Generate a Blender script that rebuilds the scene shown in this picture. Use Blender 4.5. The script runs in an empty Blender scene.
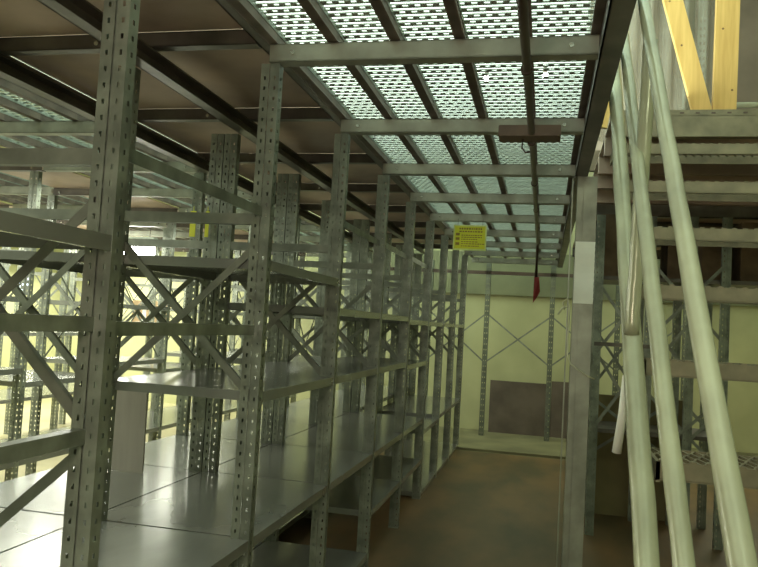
import bpy, bmesh, math, random
from mathutils import Vector, Matrix
random.seed(7)
C = bpy.context.scene
H = 1.52                       # eye height; the camera stands at (0, 0, H), aisle runs along +Y

# ------------------------------------------------------------------ materials
def mat(name, col, rough=.5, metal=0., var=.15, scale=6., col2=None, bump=0., stretch=(1, 1, 1), emit=None, trans=0., alpha=1., detail=6):
    m = bpy.data.materials.new(name); m.use_nodes = True
    nt = m.node_tree; b = nt.nodes['Principled BSDF']
    tc = nt.nodes.new('ShaderNodeTexCoord'); mp = nt.nodes.new('ShaderNodeMapping')
    mp.inputs['Scale'].default_value = stretch
    nt.links.new(tc.outputs['Object'], mp.inputs['Vector'])
    nz = nt.nodes.new('ShaderNodeTexNoise'); nz.inputs['Scale'].default_value = scale
    nz.inputs['Detail'].default_value = detail
    nt.links.new(mp.outputs['Vector'], nz.inputs['Vector'])
    rp = nt.nodes.new('ShaderNodeValToRGB')
    c2 = col2 if col2 else tuple(c*(1-2*var) for c in col)
    c1 = col if col2 else tuple(min(1, c*(1+var)) for c in col)
    rp.color_ramp.elements[0].position = .35; rp.color_ramp.elements[1].position = .65
    rp.color_ramp.elements[0].color = (*c2, 1); rp.color_ramp.elements[1].color = (*c1, 1)
    nt.links.new(nz.outputs['Fac'], rp.inputs['Fac'])
    nt.links.new(rp.outputs['Color'], b.inputs['Base Color'])
    b.inputs['Roughness'].default_value = rough; b.inputs['Metallic'].default_value = metal
    if trans: b.inputs['Transmission Weight'].default_value = trans
    if alpha < 1: b.inputs['Alpha'].default_value = alpha
    if bump:
        bp = nt.nodes.new('ShaderNodeBump'); bp.inputs['Strength'].default_value = bump
        bp.inputs['Distance'].default_value = .02
        nt.links.new(nz.outputs['Fac'], bp.inputs['Height']); nt.links.new(bp.outputs['Normal'], b.inputs['Normal'])
    if emit:
        b.inputs['Emission Color'].default_value = (*emit[0], 1); b.inputs['Emission Strength'].default_value = emit[1]
    return m
M = dict(
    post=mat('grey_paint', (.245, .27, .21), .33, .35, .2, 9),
    brace=mat('brace_paint', (.22, .235, .185), .42, .35, .15, 8),
    shelf=mat('shelf_sheet', (.34, .35, .31), .2, .5, .1, 4, stretch=(1, .4, 1)),
    beam=mat('beam_paint', (.13, .115, .09), .40, .3, .2, 5),
    galv=mat('galvanised_beam', (.33, .335, .26), .45, .4, .12, 7),
    grate=mat('grating_steel', (.40, .46, .40), .45, .3, .1, 12),
    rib=mat('rib_paint', (.24, .195, .155), .42, .3, .2, 5),
    plate=mat('deck_plate', (.46, .34, .26), .55, .15, .22, 1.4, bump=.05),
    floor=mat('aisle_floor', (.19, .11, .04), .5, 0, .2, 2.2, col2=(.08, .058, .022), bump=.12, stretch=(1, .45, 1)),
    floor2=mat('concrete_floor', (.44, .41, .23), .6, 0, .12, 1.1),
    floor3=mat('worn_concrete', (.20, .19, .10), .6, 0, .15, 2),
    wall=mat('cream_wall', (.48, .485, .26), .8, 0, .07, 1.3),
    panel=mat('dark_board', (.12, .095, .07), .7, 0, .15, 3),
    band=mat('shaded_wall_band', (.21, .22, .12), .8, 0, .08, 2),
    ceil=mat('upper_ceiling', (.72, .78, .72), .8, 0, .05, 2),
    rail=mat('pale_rail_paint', (.40, .41, .27), .22, .15, .1, 7, stretch=(1, 1, .3), bump=.05),
    tread=mat('tread_steel', (.22, .195, .12), .5, .3, .14, 10),
    treadt=mat('tread_grip', (.17, .15, .09), .6, .3, .3, 30),
    wood=mat('yellow_pine', (.72, .47, .14), .55, 0, .1, 5, col2=(.58, .35, .09), stretch=(7, 7, .6)),
    knot=mat('pine_knot', (.20, .10, .03), .6),
    paper=mat('white_paper', (.88, .90, .78), .7, 0, .04, 5),
    yellow=mat('yellow_sign', (.62, .62, .02), .55, 0, .05, 8),
    olive=mat('sign_print', (.26, .17, .02), .6),
    border=mat('sign_border', (.60, .68, .22), .5),
    ytag=mat('yellow_tag', (.75, .78, .03), .5, 0, .04),
    red=mat('red_cloth', (.22, .02, .012), .7),
    pipe=mat('dark_conduit', (.075, .05, .035), .35, .3),
    box=mat('brown_box', (.13, .085, .055), .6),
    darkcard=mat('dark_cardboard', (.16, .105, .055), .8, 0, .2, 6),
    hard=mat('hardboard', (.20, .165, .07), .8, 0, .15, 2),
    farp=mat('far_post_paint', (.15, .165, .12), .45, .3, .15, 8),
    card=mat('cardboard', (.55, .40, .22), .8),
    sheet=mat('leaning_board', (.36, .33, .28), .7, 0, .06, 3, stretch=(6, 6, .5)),
    cord=mat('pale_cord', (.55, .55, .38), .6),
    film=mat('plastic_film', (.36, .34, .25), .3, 0, .12, 3, alpha=.5, stretch=(4, 4, .4), bump=.3),
    tanwall=mat('upper_wall', (.25, .20, .14), .8, 0, .1, 3),
    lamp=mat('lamp_tube', (1, 1, 1), .5, emit=((1, 1, .93), 30)),
    lamp2=mat('lamp_bulb', (1, 1, 1), .5, emit=((.7, .85, 1), 6)),
    lampup=mat('upper_lamp_tube', (1, 1, 1), .5, emit=((.9, 1, .95), 14)),
    bolt=mat('bolt_steel', (.6, .6, .5), .25, .8),
)
# ------------------------------------------------------------------ mesh helpers
def quad(bm, a, b, c, d): return bm.faces.new([bm.verts.new(p) for p in (a, b, c, d)])
def box(bm, x0, x1, y0, y1, z0, z1, mi=0):
    v = [bm.verts.new((x, y, z)) for x in (x0, x1) for y in (y0, y1) for z in (z0, z1)]
    for f in ((0, 1, 3, 2), (4, 6, 7, 5), (0, 4, 5, 1), (2, 3, 7, 6), (0, 2, 6, 4), (1, 5, 7, 3)):
        bm.faces.new([v[i] for i in f]).material_index = mi
def bar(bm, p, q, w, t, side=Vector((0, 1, 0))):
    """flat bar from p to q: w wide, t thick, thickness along side"""
    p, q = Vector(p), Vector(q); d = (q-p).normalized()
    n = (side - d*side.dot(d)).normalized(); s = d.cross(n).normalized()
    v = [bm.verts.new(e + s*a*w/2 + n*b*t/2) for e in (p, q) for a, b in ((-1, -1), (1, -1), (1, 1), (-1, 1))]
    for f in ((3, 2, 1, 0), (4, 5, 6, 7), (0, 1, 5, 4), (1, 2, 6, 5), (2, 3, 7, 6), (3, 0, 4, 7)):
        bm.faces.new([v[i] for i in f])
def angle_bar(bm, p, q, w, side, t=.003):
    """L section brace"""
    p, q = Vector(p), Vector(q); d = (q-p).normalized()
    n = (side - d*side.dot(d)).normalized(); s = d.cross(n).normalized()
    bar(bm, p, q, w, t, side)
    off = s*(w/2); bar(bm, p+off+n*w*.3, q+off+n*w*.3, w*.6, t, s)
def tube(bm, pts, r, n=12, cap=True):
    rings = []
    for i, p in enumerate(pts):
        p = Vector(p)
        d = (Vector(pts[min(i+1, len(pts)-1)]) - Vector(pts[max(i-1, 0)])).normalized()
        a = d.cross(Vector((.13, .2, .97)) if abs(d.z) < .95 else Vector((1, 0, 0))).normalized(); b = d.cross(a)
        rr = r[i] if isinstance(r, (list, tuple)) else r
        rings.append([bm.verts.new(p + (a*math.cos(2*math.pi*k/n) + b*math.sin(2*math.pi*k/n))*rr) for k in range(n)])
    for i in range(len(rings)-1):
        for k in range(n):
            f = bm.faces.new([rings[i][k], rings[i][(k+1) % n], rings[i+1][(k+1) % n], rings[i+1][k]]); f.smooth = True
    if cap:
        bm.faces.new(rings[0][::-1]); bm.faces.new(rings[-1])
def holed(bm, o, u, v, W, L, cols, hw, hh, pitch):
    """plate from o along u (width W) and v (length L) with columns of slots"""
    o, u, v = Vector(o), Vector(u), Vector(v)
    def q(a0, a1, b0, b1): quad(bm, o+u*a0+v*b0, o+u*a1+v*b0, o+u*a1+v*b1, o+u*a0+v*b1)
    n = int(L/pitch); y = 0
    for i in range(n):
        y0 = i*pitch; ya = y0+(pitch-hh)/2; yb = ya+hh
        q(0, W, y0, ya); q(0, W, yb, y0+pitch)
        x = 0
        for c in cols:
            q(x, c-hw/2, ya, yb); x = c+hw/2
        q(x, W, ya, yb)
    if n*pitch < L: q(0, W, n*pitch, L)
def mesh(name, bm, *ms):
    bmesh.ops.recalc_face_normals(bm, faces=bm.faces[:])
    me = bpy.data.meshes.new(name); bm.to_mesh(me); bm.free()
    for m in ms: me.materials.append(M[m])
    return me
def ob(name, me, parent=None, loc=(0, 0, 0), rot=(0, 0, 0), sc=None):
    o = bpy.data.objects.new(name, me); C.collection.objects.link(o)
    o.location = loc; o.rotation_euler = rot
    if sc: o.scale = sc
    if parent: o.parent = parent
    return o
def thing(name, label, cat, loc=(0, 0, 0), group=None):
    o = ob(name, None, None, loc); o.empty_display_size = .2
    o['label'] = label; o['category'] = cat
    if group: o['group'] = group
    return o
def tag(o, label, cat, group=None):
    o['label'] = label; o['category'] = cat
    if group: o['group'] = group
    return o
def struct(name, bm, *ms):
    o = ob(name, mesh(name, bm, *ms)); o['kind'] = 'structure'; return o
def sm(fn, *a): bm = bmesh.new(); fn(bm, *a); return bm
def copy_tree(o, parent=None):
    c = o.copy(); C.collection.objects.link(c)
    if parent: c.parent = parent
    for ch in list(o.children): copy_tree(ch, c)
    return c

# ------------------------------------------------------------------ the setting
YF = 11.5; XL = -8.2; XR = 3.6; YN = -2.6
b = bmesh.new(); box(b, -2.36, XR, YN, 9.42, -.1, 0); struct('floor', b, 'floor')
b = bmesh.new(); box(b, XL, -2.36, YN, YF, -.1, 0); struct('floor_left', b, 'floor2')
b = bmesh.new(); box(b, -2.36, XR, 9.42, YF, -.1, 0.0); struct('floor_back', b, 'floor3')
b = bmesh.new(); box(b, -1.05, .9, 9.46, 9.58, 0, .03); struct('trim_1', b, 'floor3')
b = bmesh.new(); box(b, XL, XR, YF, YF+.15, -.1, 4.0); struct('wall_back', b, 'wall')
b = bmesh.new(); box(b, XL-.15, XL, YN, YF+.15, -.1, 4.0); struct('wall_left', b, 'wall')
b = bmesh.new(); box(b, XR, XR+.15, YN, YF+.15, -.1, 4.0); struct('wall_right', b, 'wall')
b = bmesh.new(); box(b, XL-.15, XR+.15, YN, YF+.15, 4.0, 4.15); struct('ceiling', b, 'ceil')

# ------------------------------------------------------------------ racks
ZT = 2.48                                    # underside of the mezzanine beams
PW, PD = .072, .042
def upright_mesh(hgt=ZT-.006):
    bm = bmesh.new()
    a = PW/2
    # two slotted angles standing side by side: faces towards -Y, flanges along the sides, a shallow groove between
    holed(bm, (-a, 0, 0), (1, 0, 0), (0, 0, 1), a-.003, hgt, (.017,), .007, .013, .04)
    holed(bm, (.003, 0, 0), (1, 0, 0), (0, 0, 1), a-.003, hgt, (.017,), .007, .013, .04)
    box(bm, -.003, .003, .004, .010, 0, hgt)
    holed(bm, (a, 0, 0), (0, 1, 0), (0, 0, 1), PD, hgt, (.021,), .009, .012, .04)
    holed(bm, (-a, 0, 0), (0, 1, 0), (0, 0, 1), PD, hgt, (.021,), .009, .012, .04)
    quad(bm, (a, PD, 0), (a-.014, PD, 0), (a-.014, PD, hgt), (a, PD, hgt))
    quad(bm, (-a, PD, 0), (-a+.014, PD, 0), (-a+.014, PD, hgt), (-a, PD, hgt))
    bmesh.ops.remove_doubles(bm, verts=bm.verts, dist=.0004)
    return mesh('upright', bm, 'post')
UP = upright_mesh()
def post_at(t, x, y):
    u = ob('upright', UP, t, (x, y, 0))
    ob('foot_plate', FOOT, u, (0, 0, 0))
b = bmesh.new(); box(b, -.037, .037, -.008, .05, 0, .006); FOOT = mesh('foot_plate', b, 'post')
def shelf_mesh(w, l, lip=.036):
    """w along X, l along Y, top surface at z = 0, folded lips with returns"""
    bm = bmesh.new(); t = .002
    box(bm, -w/2, w/2, 0, l, -t, 0)
    for x in (-w/2, w/2-t): box(bm, x, x+t, 0, l, -lip, -t)
    for y in (0, l-t): box(bm, -w/2, w/2, y, y+t, -lip, -t)
    s = .014
    box(bm, -w/2, -w/2+s, 0, l, -lip-t, -lip); box(bm, w/2-s, w/2, 0, l, -lip-t, -lip)
    return mesh('shelf', bm, 'shelf')
SW = .668
SH = shelf_mesh(SW, .985)
def xbrace(x0, x1, z0, z1, flip):
    bm = bmesh.new()
    if flip: z0, z1 = z1, z0
    angle_bar(bm, (x0, 0, z0), (x1, 0, z1), .026, Vector((0, 1, 0)))
    return mesh('cross_brace', bm, 'brace')
XB = {}
def cross(t, xa, xb, y, z0, z1):
    """a pair of crossing side braces in the plane of an end frame"""
    k = (round(xb-xa, 3), round(z1-z0, 3))
    if k not in XB: XB[k] = [xbrace(0, xb-xa, 0, z1-z0, f) for f in (0, 1)]
    for i, me in enumerate(XB[k]): ob('cross_brace', me, t, (xa, y+.012+i*.012, z0))
YB = {}
def ycross(t, x, y0, y1, z0, z1):
    """a pair of crossing braces in the back plane of a bay"""
    k = (round(y1-y0, 3), round(z1-z0, 3))
    if k not in YB:
        r = []
        for f in (0, 1):
            bm = bmesh.new(); a, c = (0, z1-z0) if not f else (z1-z0, 0)
            bar(bm, (0, 0, a), (0, y1-y0, c), .018, .003, Vector((1, 0, 0))); r.append(mesh('back_brace', bm, 'brace'))
        YB[k] = r
    for i, me in enumerate(YB[k]): ob('back_brace', me, t, (x+i*.006, y0, z0))
bm = bmesh.new(); box(bm, -.27, .27, .002, .006, -.02, .02); box(bm, -.27, .27, .006, .03, -.02, -.016); TIE = mesh('tie_bar', bm, 'brace')
bm = bmesh.new(); box(bm, .0, .004, 0, .975, -.036, 0); box(bm, -.028, .0, 0, .975, -.004, 0); SB = mesh('side_bar', bm, 'post')
def rack(label, xf, xb, n0, n1, levels, group=None, frames=True, back=None, ties=True, bars={}):
    """posts on front line xf and back line xb; post i stands at Y = 1.57 + i"""
    t = thing('shelving_rack', label, 'shelving rack', ((xf+xb)/2, 1.57, 0), group or 'parallel rack rows')
    cx = (xf+xb)/2
    for i in range(n0, n1+1):
        for x in (xf, xb): post_at(t, x-cx, i)
        if frames:
            a, c = sorted((xf, xb))
            cross(t, a-cx, c-cx, i, H-.30, H+.28)
            if i == 0: cross(t, a-cx, c-cx, i, H-.87, H-.33)
            if ties: ob('tie_bar', TIE, t, (0, i, H+.365))
    for i, zs in levels.items():
        for z in zs: ob('shelf', SH, t, (0, i+.028, H+z))
    for i, zs in bars.items():
        for z in zs: ob('side_bar', SB, t, (xf-cx, i+.03, H+z))
    if back:
        for i, z0, z1 in back: ycross(t, (back_x(xf, xb))-cx, i+.02, i+1.0, z0, z1)
    return t
def back_x(a, c): return c
F0 = -.806; G0 = -1.42
rack('long grey slotted steel rack lining the left side of the aisle, nearest row', -1.045, -1.645, -1, 8, {
    -1: (.175, F0, G0), 0: (F0, G0), 1: (.215, -.275, F0, G0), 2: (.07, -.275, F0, G0), 3: (.07, -.275, F0, -1.17),
    4: (.05, -.30, F0, -1.17), 5: (.05, -.92, -1.47), 6: (.05, -.89, -1.47), 7: (.05, -.89, -1.47)}, bars={-1: (-.285, -.02), 0: (.41, -.03), 2: (.53,), 3: (.54,), 4: (.55,)})
rack('second grey steel rack standing back to back behind the aisle-side row', -1.722, -2.322, -1, 8, {
    -1: (F0, G0), 0: (F0, G0), 1: (.215, F0, G0), 2: (.30, F0, G0), 3: (-.275, F0, G0),
    4: (.05, F0, G0), 5: (.05, F0), 6: (.05, F0), 7: (.05, F0)},
    back=[(i, H-.75, H+.25) for i in (4, 5, 6, 7)])
lv = {i: ((-.55, -1.1) if i % 2 else (.05, -.45, -1.1)) for i in range(0, 9)}
rack('grey steel rack on the far side of the left aisle, with braced back', -3.60, -4.20, 0, 9, lv,
     back=[(i, H-.5, H+.45) for i in range(1, 9)])
rack('grey steel rack at the far left, last row before the bright wall', -5.45, -6.05, 1, 9, {i: (-.3, -1.0) for i in range(1, 9)},
     back=[(i, H-.3, H+.6) for i in range(2, 9)])

# ------------------------------------------------------------------ mezzanine floor over the aisle and over the racks
ZG = H+1.085
def grating_mesh(w, l, pitch=.05):
    bm = bmesh.new(); n = round(l/pitch); t = .004
    box(bm, -w/2, -w/2+.005, 0, l, -.018, 0); box(bm, w/2-.005, w/2, 0, l, -.018, 0)
    for i in range(n):
        y = i*pitch; box(bm, -w/2, w/2, y, y+.010, -t, 0)
        box(bm, -w/2, w/2, y+.029, y+.034, -t, 0)
        k = 5
        for j in range(k):
            x = -w/2 + (j+(.3 if i % 2 else .75))*w/k
            box(bm, x-.011, x+.011, y+.034, y+.05, -t, 0)
    return mesh('grating_panel', bm, 'grate')
GW = .212
GR = grating_mesh(GW, 1.0)
def channel(bm, x0, x1, y0, y1, z0, z1, t=.006):
    """C section lying along the longer side, open away from -Y / -X"""
    if x1-x0 > y1-y0:
        box(bm, x0, x1, y0, y0+t, z0, z1); box(bm, x0, x1, y0, y1, z0, z0+t); box(bm, x0, x1, y0, y1, z1-t, z1)
    else:
        box(bm, x0, x0+t, y0, y1, z0, z1); box(bm, x0, x1, y0, y1, z0, z0+t); box(bm, x0, x1, y0, y1, z1-t, z1)
def cross_mesh(L, h=.068, m='galv', d=.055):
    bm = bmesh.new(); channel(bm, 0, L, 0, d, 0, h)
    me = mesh('crossbeam', bm, m); return me
def rib_mesh(l=1.0):
    bm = bmesh.new(); box(bm, -.014, .014, 0, l, 0, .05); box(bm, -.02, .02, 0, l, 0, .004); return mesh('rib', bm, 'rib')
RIB = rib_mesh()
def deck(label, x0, n, i0, i1, ystart=1.57):
    """grating deck: n strips from x0 to the right, bays i0..i1"""
    t = thing('mezzanine_deck', label, 'mezzanine floor', (x0, 1.57, H+.96))
    L = n*.2345+.02; cm = cross_mesh(L)
    for i in range(i0, i1+1):
        o = ob('crossbeam', cm, t, (0, i, 0))
        for x in (.09, L-.09): ob('bolt', BOLT, o, (x, -.004, .034))
        for j in range(n):
            if i < i1: ob('grating_panel', GR, t, (.01+(j+.5)*.2345, i, .128))
        for j in range(n+1):
            if i < i1: ob('rib', RIB, t, (.01+j*.2345, i+.0, .071))
    return t
bm = bmesh.new(); tube(bm, [(0, 0, 0), (0, .012, 0)], .009, 6); BOLT = mesh('bolt', bm, 'bolt')
deck('open grating mezzanine floor over the main aisle', -1.052, 5, -1, 9)
deck('open grating mezzanine floor over the second aisle, seen through the racks at left', -3.53, 5, 0, 9)
deck('grating mezzanine floor over the far left aisle by the bright lamp', -5.40, 5, 2, 9)
# long stringers
def stringer(name, x0, x1, z0, z1, y0, y1, label, m='beam', holes=False):
    bm = bmesh.new()
    channel(bm, x0, x1, y0, y1, z0, z1)
    if holes:
        holed(bm, (x1, y0, z0), (0, 0, 1), (0, 1, 0), z1-z0, y1-y0, ((z1-z0)*.5,), .014, .012, .055)
    tag(ob(name, mesh(name, bm, m)), label, 'beam', 'long edge beams of the mezzanine')
stringer('edge_beam', .143, .215, H+.955, H+1.085, -.6, 10.9, 'dark steel edge beam running overhead along the right side of the main aisle')
stringer('edge_beam', -1.10, -1.062, H+1.03, H+1.13, .2, 9.6, 'steel edge beam with a row of holes above the nearest rack uprights', holes=True)
stringer('edge_beam', -1.60, -1.54, H+.955, H+1.026, .2, 9.6, 'dark overhead beam crossing behind the nearest rack uprights')
stringer('edge_beam', -2.30, -2.235, H+.955, H+1.026, .2, 9.6, 'dark overhead beam bordering the second aisle grating at left')
# solid deck over racks
def plates(label, x0, x1, i0, i1, z=1.03):
    t = thing('deck_plating', label, 'mezzanine floor', (x0, 1.57, H+z))
    bm = bmesh.new(); box(bm, 0, x1-x0, .0, .99, .060, .066); me = mesh('plate', bm, 'plate')
    bm = bmesh.new(); channel(bm, 0, x1-x0, 0, .05, .0, .058); cb = mesh('crossbeam', bm, 'beam')
    for i in range(i0, i1+1):
        if i < i1: ob('plate', me, t, (0, i+.005, 0))
        o = ob('crossbeam', cb, t, (0, i-.005, 0))
        for x in (.06, .56): ob('bolt', BOLT, o, (x, -.006, .02))
plates('brown steel plate deck resting over the two back-to-back left racks', -2.345, -1.104, -1, 8)
plates('brown steel plate deck over the rack beyond the second aisle', -4.18, -3.54, 0, 9, .957)
plates('brown steel plate deck over the far left rack', -6.1, -5.44, 1, 9, .957)

# ------------------------------------------------------------------ right post with paper and cord
t = thing('support_column', 'grey double-channel column at the right edge of the main aisle', 'column', (.14, 4.57, 0))
bm = bmesh.new(); channel(bm, 0, .024, 0, .09, 0, H+.955); ob('channel', mesh('channel', bm, 'galv'), t, (-.012, 0, 0))
bm = bmesh.new()
for a, c in ((0, .03), (.038, .115)): box(bm, a, c, 0, .006, 0, H+.955)
box(bm, .0, .115, .006, .012, 0, H+.955); box(bm, 0, .006, .01, .1, 0, H+.955); box(bm, .109, .115, .01, .1, 0, H+.955)
ob('box_section', mesh('box_section', bm, 'galv'), t, (.018, -.01, 0))
bm = bmesh.new(); box(bm, -.05, .19, -.06, .14, 0, .012); ob('base_plate', mesh('base_plate', bm, 'galv'), t)
bm = bmesh.new()
N = 10
for k in range(N):
    z0, z1 = H+.19+.37*k/N, H+.19+.37*(k+1)/N
    w0 = -.004*math.sin(k/N*9)-.001; w1 = -.004*math.sin((k+1)/N*9)-.001
    for s in (0, .0012): quad(bm, (.159, 4.553+w0+s, z0), (.272, 4.553+w0+s, z0), (.274, 4.553+w1+s, z1), (.159, 4.553+w1+s, z1))
tag(ob('paper_sheet', mesh('paper_sheet', bm, 'paper')), 'tall white paper sheet taped to the grey column', 'paper')
bm = bmesh.new()
pts = [(.112, 4.55, H+.15), (.10, 4.535, H+.19), (.125, 4.53, H+.22), (.138, 4.54, H+.17), (.142, 4.54, H+.08), (.135, 4.54, H-.02), (.139, 4.54, H-.12), (.16, 4.53, H-.17), (.20, 4.52, H-.20), (.26, 4.54, H-.235), (.30, 4.56, H-.25)]
tube(bm, pts, .0045, 6); tube(bm, [(.13, 4.54, H+.17), (.10, 4.54, H+.16), (.075, 4.53, H+.12)], .005, 6)
tag(ob('tied_cord', mesh('tied_cord', bm, 'cord')), 'thin pale cord knotted around the grey column', 'cord')

# ------------------------------------------------------------------ conduit, box, red cloth, sign
bm = bmesh.new(); tube(bm, [(-.098, .6, H+.915), (-.098, 2.2, H+.91), (-.095, 3.7, H+.912), (-.102, 7.5, H+.90), (-.104, 7.6, H+.88), (-.104, 7.62, H+.56)], .0155, 12)
t = thing('conduit_pipe', 'dark conduit pipe running under the mezzanine down the middle of the aisle', 'pipe', (0, 0, 0)); ob('pipe', mesh('pipe', bm, 'pipe'), t)
for y in (2.57, 3.57, 4.57, 5.57, 6.57):
    bm = bmesh.new(); tube(bm, [(-.098, y-.015, H+.91), (-.098, y+.015, H+.91)], .021, 12); box(bm, -.105, -.091, y-.01, y+.01, H+.92, H+.965); ob('clamp', mesh('clamp', bm, 'pipe'), t)
t = thing('junction_box', 'flat brown box fixed across the conduit below the third crossbeam', 'electrical box', (-.1, 3.45, H+.925))
bm = bmesh.new(); box(bm, -.145, .135, -.06, .06, -.03, .02); bmesh.ops.bevel(bm, geom=bm.edges[:], offset=.005, segments=1); ob('housing', mesh('housing', bm, 'box'), t)
bm = bmesh.new(); tube(bm, [(-.035, .0, -.03), (-.038, .0, -.07), (-.02, .0, -.095), (.0, .0, -.09)], .004, 6); ob('wire_loop', mesh('wire_loop', bm, 'pipe'), t)
bm = bmesh.new()
a = [(-.12, 7.6, H+.56), (-.075, 7.6, H+.565), (-.058, 7.61, H+.42), (-.085, 7.6, H+.36), (-.125, 7.59, H+.30)]
f = bm.faces.new([bm.verts.new(p) for p in a]); r = bmesh.ops.extrude_face_region(bm, geom=[f]); bmesh.ops.translate(bm, verts=[v for v in r['geom'] if isinstance(v, bmesh.types.BMVert)], vec=(0, .012, 0))
tag(ob('red_flag', mesh('red_flag', bm, 'red')), 'small red cloth hanging from the end of the dark conduit', 'cloth')
t = thing('warning_sign', 'yellow rectangular sign with rows of print hanging from the mezzanine beam', 'sign', (-.68, 6.55, H+.81))
bm = bmesh.new(); box(bm, -.145, .145, 0, .006, -.11, .11); ob('board', mesh('board', bm, 'yellow'), t)
bm = bmesh.new()
for x0, x1, z0, z1 in ((-.147, .147, .102, .113), (-.147, .147, -.113, -.098), (-.147, -.135, -.098, .102), (.135, .147, -.098, .102)): box(bm, x0, x1, -.002, .007, z0, z1)
ob('border', mesh('border', bm, 'border'), t)
bm = bmesh.new()
random.seed(3)
for z, h in ((.080, .016), (.055, .012)):
    x = -.095
    while x < .11:
        w = random.uniform(.010, .022); box(bm, x, x+w, -.001, .0, z-h/2, z+h/2); x += w+.006
for z in (.022, .004, -.014, -.036, -.054, -.074):
    x = -.075; e = random.uniform(.05, .115)
    while x < e:
        w = random.uniform(.008, .024); box(bm, x, x+w, -.001, .0, z-.004, z+.004); x += w+.005
for z in (.03, -.01, -.055): box(bm, -.125, -.09, -.001, 0, z-.012, z+.012)
ob('print', mesh('print', bm, 'olive'), t)
bm = bmesh.new()
for x in (-.11, .11): tube(bm, [(x, .003, .10), (x, .003, .17)], .002, 5)
ob('hanging_wire', mesh('hanging_wire', bm, 'pipe'), t)

# ------------------------------------------------------------------ far end: braced frame, board
t = thing('braced_frame', 'open steel frame with crossed braces standing in front of the back wall', 'rack frame', (0, 10.9, 0))
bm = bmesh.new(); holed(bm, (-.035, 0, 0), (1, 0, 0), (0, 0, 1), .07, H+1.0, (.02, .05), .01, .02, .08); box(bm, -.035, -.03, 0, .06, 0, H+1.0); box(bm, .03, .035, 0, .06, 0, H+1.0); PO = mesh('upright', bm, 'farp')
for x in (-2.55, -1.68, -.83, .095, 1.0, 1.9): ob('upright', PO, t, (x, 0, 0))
xs = (-2.55, -1.68, -.83, .095, 1.0, 1.9)
for a, c in zip(xs, xs[1:]):
    for f in (0, 1):
        bm = bmesh.new(); z0, z1 = (H-.47, H+.25) if not f else (H+.25, H-.47)
        bar(bm, (a, .01+f*.01, z0), (c, .01+f*.01, z1), .022, .004); ob('cross_brace', mesh('cross_brace', bm, 'brace'), t)
bm = bmesh.new(); box(bm, -2.6, 1.95, 0, .05, H+.82, H+.87); ob('top_rail', mesh('top_rail', bm, 'pipe'), t)
bm = bmesh.new(); box(bm, -.76, .10, 11.36, 11.39, 0, H-.745); box(bm, .14, .75, 11.36, 11.39, 0, H-.70)
tag(ob('wall_board', mesh('wall_board', bm, 'panel')), 'dark brown board leaning flat along the foot of the back wall', 'board')
bm = bmesh.new(); box(bm, -3.0, 3.0, 11.42, 11.47, H+.55, H+1.2)  # strip in a darker wall colour, paints the shade under the mezzanine
o = ob('shade_band', mesh('shade_band', bm, 'band')); o['kind'] = 'structure'

# ------------------------------------------------------------------ stair on the right
Y0, G, Z0, Rr = 2.006, .329, H-.305, .2457
t = thing('stair', 'open steel stair with pale tube railing climbing to the mezzanine at the right', 'stair', (.22, Y0, 0))
def tread_mesh(w):
    bm = bmesh.new()
    box(bm, 0, w, 0, .004, -.044, 0); box(bm, 0, w, 0, .018, -.047, -.043); box(bm, 0, w, .236, .24, -.04, 0)
    # grip strut surface: strands with diamond openings and a toothed edge
    n = int(w/.038)
    for i in range(n):
        x = i*.038
        box(bm, x+.004, x+.020, -.001, .003, 0, .0045)
        for k in range(5):
            y = .006+k*.046; o_ = .019 if k % 2 else 0
            bar(bm, (x+o_, y, -.005), (x+.019+o_, y+.046, -.001), .006, .003, Vector((0, 0, 1)))
            bar(bm, (x+.038+o_-.0, y, -.005), (x+.019+o_, y+.046, -.001), .006, .003, Vector((0, 0, 1)))
    for x in (0, w-.01): box(bm, x, x+.01, 0, .24, -.052, .0)
    return mesh('tread', bm, 'tread')
TR = tread_mesh(1.15)
for n in range(-4, 6): ob('tread', TR, t, (.07, n*G, Z0+n*Rr))
def sline(y): return Z0-.0+(y-Y0)*Rr/G
for x, nm in ((1.43, 'stringer'),):
    bm = bmesh.new(); bar(bm, (x-.22, -1.6, sline(Y0-1.6)-.06), (x-.22, 6*G, sline(Y0+6*G)-.06), .2, .01, Vector((1, 0, 0))); ob(nm, mesh(nm, bm, 'rail'), t)
def P(x, y, z): return (x-.22, y-Y0, z)
def smooth_tube(name, a, c, r, mname='rail', n=20):
    """tube with slightly wrinkled wrapping"""
    bm = bmesh.new(); A, B = Vector(a), Vector(c); k = 26
    pts = [A.lerp(B, i/k) + Vector((random.uniform(-.0012, .0012), random.uniform(-.0012, .0012), 0)) for i in range(k+1)]
    tube(bm, pts, [r*random.uniform(.96, 1.05) for _ in pts], n); return ob(name, mesh(name, bm, mname), t)
R1 = [(.22, .80, H-.318), (.22, 2.113, H+.965)]
smooth_tube('handrail', P(0.250, 0.750, H-0.532), P(0.250, 3.408, H+2.118), .0175)
smooth_tube('mid_rail', P(0.250, 1.136, H-0.625), P(0.250, 3.522, H+1.751), .0195)
smooth_tube('stringer', P(0.255, 1.250, H-1.176), P(0.255, 3.862, H+1.698), .0285)
smooth_tube('baluster', P(0.252, 2.306, H+0.011), P(0.278, 2.329, H+0.909), .021)
bm = bmesh.new(); tube(bm, [P(.236, 2.30, H-.11), P(.235, 2.31, H-.222), P(.225, 2.33, H-.34)], [.006, .012, .014], 8); ob('hanging_strip', mesh('hanging_strip', bm, 'paper'), t)
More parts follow.
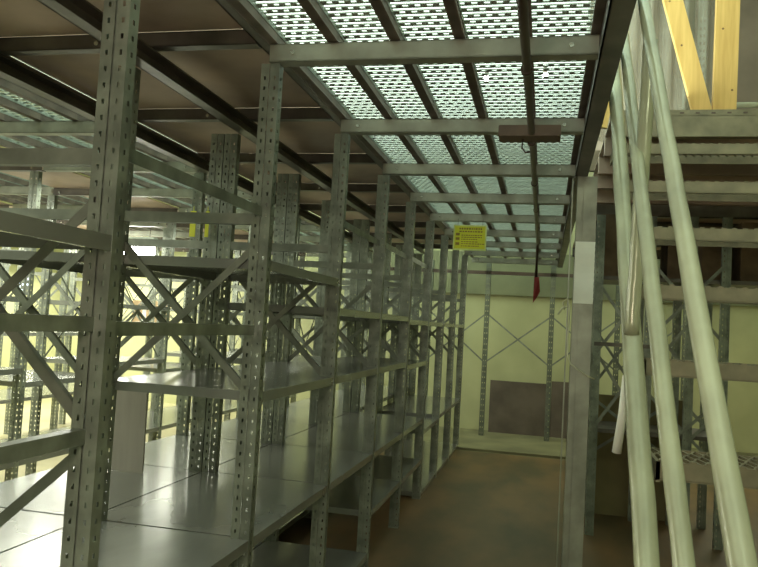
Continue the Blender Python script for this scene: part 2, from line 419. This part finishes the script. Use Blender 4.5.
# landing
ZL = H+1.184
t = thing('stair_landing', 'steel landing at the top of the stair carrying the yellow planks', 'landing', (.30, 3.98, ZL))
bm = bmesh.new()
holed(bm, (0, 0, -.032), (1, 0, 0), (0, 0, 1), 2.6, .032, (), .01, .01, .032)
box(bm, 0, 2.6, .0, .006, -.135, -.03); box(bm, 0, 2.6, 0, .05, -.139, -.135)
ob('fascia', mesh('fascia', bm, 'tread'), t)
bm = bmesh.new()
box(bm, 0, .02, -.003, .0, -.020, -.013); sl = mesh('slot', bm, 'pipe')
for i in range(34): ob('slot', sl, t, (.03+i*.075, 0, 0))
bm = bmesh.new(); box(bm, 0, 2.6, .006, 2.2, -.008, 0)
for y in (.5, 1.0, 1.5, 2.1): box(bm, 0, 2.6, y, y+.05, -.12, -.008)
ob('deck_plate', mesh('deck_plate', bm, 'plate'), t)
# ------------------------------------------------------------------ planks, film, posts above
t = thing('upright_plank', 'yellow pine plank standing upright on the landing', 'plank', (.895, 4.25, ZL))
def plank(bm, p, q, w, th):
    bar(bm, p, q, w, th); bmesh.ops.bevel(bm, geom=bm.edges[:], offset=.003, segments=1)
bm = bmesh.new(); plank(bm, (0, 0, 0), (.01, .0, 1.9), .118, .04); ob('board', mesh('board', bm, 'wood'), t)
bm = bmesh.new()
for x, z in ((-.02, .52), (.035, .18)): tube(bm, [(x, -.0205, z), (x, -.019, z)], .006, 8)
ob('knot', mesh('knot', bm, 'knot'), t)
t = thing('leaning_plank', 'yellow pine plank leaning diagonally against the upright plank', 'plank', (.765, 4.24, ZL))
bm = bmesh.new(); plank(bm, (.035, 0, -.0), (-.33, .0, 1.35), .096, .04); ob('board', mesh('board', bm, 'wood'), t)
bm = bmesh.new()
for x, z in ((-.10, .43), (-.17, .68)): tube(bm, [(x, -.0205, z), (x, -.019, z)], .006, 8)
ob('knot', mesh('knot', bm, 'knot'), t)
bm = bmesh.new(); bar(bm, (.275, 4.32, ZL), (.31, 4.32, ZL+.22), .045, .03); tag(ob('timber_offcut', mesh('timber_offcut', bm, 'wood')), 'short yellow timber offcut beside the stair top', 'timber')
bm = bmesh.new()
nx, nz = 60, 12
vs = [[bm.verts.new((.18+.86*i/nx, 4.62+.03*math.sin(i*.9)+.012*math.sin(i*2.3+j*.4), ZL+2.2*j/nz)) for j in range(nz+1)] for i in range(nx+1)]
for i in range(nx):
    for j in range(nz):
        f = bm.faces.new([vs[i][j], vs[i+1][j], vs[i+1][j+1], vs[i][j+1]]); f.smooth = True
tag(ob('plastic_sheeting', mesh('plastic_sheeting', bm, 'film')), 'creased translucent plastic sheeting hanging behind the leaning plank', 'plastic sheet')
for x, y, l in ((.80, 4.8, 'slotted steel post behind the plastic sheeting, left one'), (.93, 5.1, 'slotted steel post behind the upright plank')):
    bm = bmesh.new(); holed(bm, (-.03, 0, 0), (1, 0, 0), (0, 0, 1), .06, 2.0, (.02, .042), .011, .02, .05)
    tag(ob('slotted_post', mesh('slotted_post', bm, 'galv'), None, (x, y, ZL)), l, 'post', 'slotted posts on the landing')
bm = bmesh.new(); box(bm, .23, XR, 5.45, 5.5, ZL, 4.0); struct('wall_upper', bm, 'tanwall')
bm = bmesh.new(); tube(bm, [(1.0, 4.8, ZL+.27), (2.6, 4.8, ZL+.27)], .018, 10); tube(bm, [(1.75, 4.8, ZL), (1.75, 4.8, ZL+.27)], .018, 10)
tag(ob('guard_rail', mesh('guard_rail', bm, 'rail')), 'low tube guard rail on the landing right of the planks', 'railing')

# ------------------------------------------------------------------ rack behind the stair
t = thing('shelving_rack', 'brown slotted rack with crossed braces seen through the open stair', 'shelving rack', (0, 6.0, 0))
xs = (.40, .78, 1.08, 1.32, 1.95, 2.5)
for x in xs:
    ob('upright', UP, t, (x, 0, 0), sc=(.9, 1, 1)); ob('upright', UP, t, (x, .6, 0), sc=(.9, 1, 1))
def xz(a, c, z0, z1, y=0.):
    for f in (0, 1):
        bm = bmesh.new(); p, q = (z0, z1) if not f else (z1, z0)
        bar(bm, (a, y+f*.01, p), (c, y+f*.01, q), .024, .004); ob('cross_brace', mesh('cross_brace', bm, 'brace'), t)
for a, c, z0, z1 in ((.40, .78, H-.12, H+.42), (.40, .78, H-.7, H-.12), (.78, 1.08, H-.25, H+.15), (.78, 1.32, H-.95, H-.4), (.78, 1.32, H+.0, H+.6), (1.08, 1.32, H-.75, H-.5)):
    xz(a, c, z0, z1); 
for a, c, z0, z1 in ((.40, .78, H-.45, H+.1), (.40, 1.08, H-1.0, H-.5)): xz(a, c, z0, z1, .6)
for q in ((.38, .8, -.01, .03, H-.07, H-.04), (.38, 2.5, .05, .6, H+.45, H+.48), (.38, 1.3, .05, .6, H-.74, H-.71)):
    bm = bmesh.new(); box(bm, *q); ob('shelf', mesh('shelf', bm, 'beam'), t)
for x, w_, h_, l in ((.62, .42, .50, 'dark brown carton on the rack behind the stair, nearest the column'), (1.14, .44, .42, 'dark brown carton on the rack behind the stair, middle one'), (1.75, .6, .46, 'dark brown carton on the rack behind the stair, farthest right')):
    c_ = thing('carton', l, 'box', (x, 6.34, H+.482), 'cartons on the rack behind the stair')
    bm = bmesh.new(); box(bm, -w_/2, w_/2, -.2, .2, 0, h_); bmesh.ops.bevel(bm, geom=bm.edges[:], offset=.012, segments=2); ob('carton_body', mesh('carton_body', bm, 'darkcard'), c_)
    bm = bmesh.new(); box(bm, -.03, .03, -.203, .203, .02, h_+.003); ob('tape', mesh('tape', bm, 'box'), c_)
bm = bmesh.new(); box(bm, .36, 1.18, 6.75, 6.78, 0, H-.50); tag(ob('hardboard_sheet', mesh('hardboard_sheet', bm, 'hard')), 'olive brown hardboard sheet standing behind the stair', 'board')
tdeck = thing('deck_plating', 'dark plate deck behind the stair landing at right', 'mezzanine floor', (.3, 6.2, H+1.0))
bm = bmesh.new(); box(bm, 0, 3.2, 0, 3.4, .09, .1); ob('plate', mesh('plate', bm, 'plate'), tdeck)
for y in (0, 1, 2, 3.3): bm = bmesh.new(); channel(bm, 0, 3.2, y, y+.06, -.02, .09); ob('crossbeam', mesh('crossbeam', bm, 'beam'), tdeck)
# goods: a white tube, boxes
bm = bmesh.new(); tube(bm, [(.385, 4.0, 0.0), (.40, 4.0, H-.40)], .014, 10)
# ------------------------------------------------------------------ left side odds and ends
t = thing('leaning_board', 'grey-brown board standing upright on the back-to-back rack shelf', 'board', (-2.0, 3.42, H+F0))
bm = bmesh.new(); bar(bm, (-.01, -.02, 0.001), (-.005, -.04, .47), .185, .012); ob('board', mesh('board', bm, 'sheet'), t)
for x, l in ((-1.81, 'yellow paper tag hanging on the rack post, left of the pair'), (-1.73, 'yellow paper tag hanging on the rack post, right of the pair')):
    w = .016 if x < -1.8 else .010
    bm = bmesh.new(); box(bm, x-w, x+w, 3.53, 3.534, H+.40, H+.535); tube(bm, [(x, 3.532, H+.53), (x, 3.532, H+.56)], .002, 5)
    tag(ob('paper_tag', mesh('paper_tag', bm, 'ytag')), l, 'tag', 'yellow tags on the rack post')
t = thing('cardboard_box', 'brown cardboard box high on the far left rack', 'box', (-5.72, 10.05, H-.298))
bm = bmesh.new(); box(bm, -.2, .2, -.2, .2, 0, .45); bmesh.ops.bevel(bm, geom=bm.edges[:], offset=.01, segments=1); ob('carton', mesh('carton', bm, 'card'), t)
bm = bmesh.new(); box(bm, -.03, .03, -.203, .203, .01, .453); ob('tape', mesh('tape', bm, 'paper'), t)

# ------------------------------------------------------------------ lamps and added fill lights
def area(name, loc, size, power, col=(1, 1, .9), rot=(0, 0, 0), sy=None, parent=None):
    l = bpy.data.lights.new(name, 'AREA'); l.energy = power; l.color = col; l.shape = 'RECTANGLE'; l.size = size; l.size_y = sy or size
    o = bpy.data.objects.new(name, l); C.collection.objects.link(o); o.location = loc; o.rotation_euler = rot
    return o
def fixture(loc, label, L=.6, m='lamp', axis='x', hang=0, glare=0):
    t = thing('fluorescent_lamp', label, 'lamp', loc)
    bm = bmesh.new(); box(bm, -L/2-.03, L/2+.03, -.05, .05, 0, .05); h = ob('housing', mesh('housing', bm, 'ceil'), t)
    bm = bmesh.new(); tube(bm, [(-L/2, 0, -.02), (L/2, 0, -.02)], .02, 10); ob('tube', mesh('tube', bm, m), t)
    if glare: bm = bmesh.new(); box(bm, -L/2, L/2, -.05, .05, -.24, -.0); bmesh.ops.bevel(bm, geom=bm.edges[:], offset=.02, segments=2); ob('glare_block', mesh('glare_block', bm, m), t)  # glowing block added to imitate the glare around the tube
    if hang:
        for x in (-L*.4, L*.4): bm = bmesh.new(); tube(bm, [(x, 0, .05), (x, 0, .05+hang)], .004, 6); ob('hanging_rod', mesh('hanging_rod', bm, 'pipe'), t)
    if axis == 'y': t.rotation_euler = (0, 0, math.pi/2)
    return t
fixture((-5.13, 8.45, H+.88), 'glaring fluorescent lamp under the far left mezzanine', .56, hang=.1, glare=1)
fixture((-4.85, 4.6, H+.91), 'lit tube lamp under the far left mezzanine, nearer than the glaring one', .9, axis='y', hang=.15)
t = thing('hanging_lamp', 'bluish oval bulb glowing low at the far left edge', 'lamp', (-5.05, 6.4, H+.245))
bm = bmesh.new(); bmesh.ops.create_uvsphere(bm, u_segments=16, v_segments=10, radius=.05, matrix=Matrix.Diagonal((1, 1, 2.2, 1))); 
for f in bm.faces: f.smooth = True
ob('bulb', mesh('bulb', bm, 'lamp2'), t)
bm = bmesh.new(); tube(bm, [(0, 0, .1), (0, 0, .84)], .004, 6); tube(bm, [(0, 0, .1), (0, 0, .14)], .02, 8); ob('cable', mesh('cable', bm, 'pipe'), t)
for x, y, l in ((-.756, 6.94, 'tiny bright upper storey bulb seen through the grating, leftmost of three'), (-.640, 6.98, 'tiny bright upper storey bulb seen through the grating, middle of three'), (-.096, 6.92, 'tiny bright upper storey bulb seen through the grating, right of the conduit')):
    t = thing('ceiling_bulb', l, 'lamp', (x, y, 3.92), 'bulbs on the upper storey ceiling')
    bm = bmesh.new(); bmesh.ops.create_uvsphere(bm, u_segments=12, v_segments=8, radius=.03); ob('bulb', mesh('bulb', bm, 'lamp'), t)
    bm = bmesh.new(); tube(bm, [(0, 0, .02), (0, 0, .08)], .02, 10); ob('socket', mesh('socket', bm, 'pipe'), t)
for y in (-.5, 2.0, 4.4, 6.8, 9.0): area('upper_light', (-.5, y, 2.85), 2.4, 62, (.84, 1, .93), (math.pi, 0, 0), 2.4)
for y in (1, 4, 7, 10): area('upper_light', (-3.0, y, 2.85), 1.8, 95, (.9, 1, .92), (math.pi, 0, 0), 2.4)
for y in (1.2, 4.2, 7.2, 10.2): area('hall_light', (-7.0, y, 2.35), 1.6, 125, (1, 1, .88), (0, math.radians(-14), 0), 1.4)
for y in (3.5, 6.5, 9.6): area('hall_light', (-4.8, y, 2.4), .7, 48, (1, 1, .88), (0, 0, 0), 1.2)
for y in (2.2, 5.2, 8.2): area('aisle_light', (-2.9, y, 2.42), .6, 24, (.95, 1, .82), (0, 0, 0), 1.2)
area('stair_light', (1.3, -.6, 3.6), .8, 26, (.95, 1, .72), (math.radians(38), math.radians(10), 0), .8)
area('stair_back_light', (2.4, 9.0, 2.4), 1.2, 30, (1, .98, .7), (0, 0, 0), 1.2)
area('back_light', (-.3, 10.2, 2.42), 1.8, 9, (.95, 1, .66), (0, 0, 0), .5)
area('near_light', (-.3, -1.8, 1.5), 1.2, 15, (1, .90, .80), (math.radians(92), 0, math.radians(14)), 1.2)
area('near_fill', (-.55, -.35, 1.8), .3, 11, (1, .74, .64), (math.radians(88), 0, math.radians(14)), .3)  # added fill without a fixture, warms the nearest upright
area('aisle_fill', (-.4, -2.2, 2.3), 1.6, 9, (.8, 1, .68), (math.radians(80), 0, math.radians(0)), .6)
w = bpy.data.worlds.new('world'); C.world = w; w.use_nodes = True
w.node_tree.nodes['Background'].inputs[0].default_value = (.34, .42, .22, 1); w.node_tree.nodes['Background'].inputs[1].default_value = .3

# ------------------------------------------------------------------ camera
yaw, pitch, roll = .2223, .0549, .0563
cy, sy, cp, sp = math.cos(yaw), math.sin(yaw), math.cos(pitch), math.sin(pitch)
Fv = Vector((-sy*cp, cy*cp, sp)); Rv = Vector((cy, sy, 0)); Uv = Rv.cross(Fv)
r = math.cos(roll)*Rv + math.sin(roll)*Uv; u = -math.sin(roll)*Rv + math.cos(roll)*Uv
cam = bpy.data.cameras.new('camera'); co = bpy.data.objects.new('camera', cam); C.collection.objects.link(co)
cam.sensor_width = 36; cam.lens = 741*36/758; cam.clip_start = .05
m = Matrix((r, u, -Fv)).transposed().to_4x4(); m.translation = Vector((0, 0, H)); co.matrix_world = m
C.camera = co
C.view_settings.view_transform = 'Standard'; C.view_settings.look = 'None'; C.view_settings.exposure = 0; C.view_settings.gamma = 1
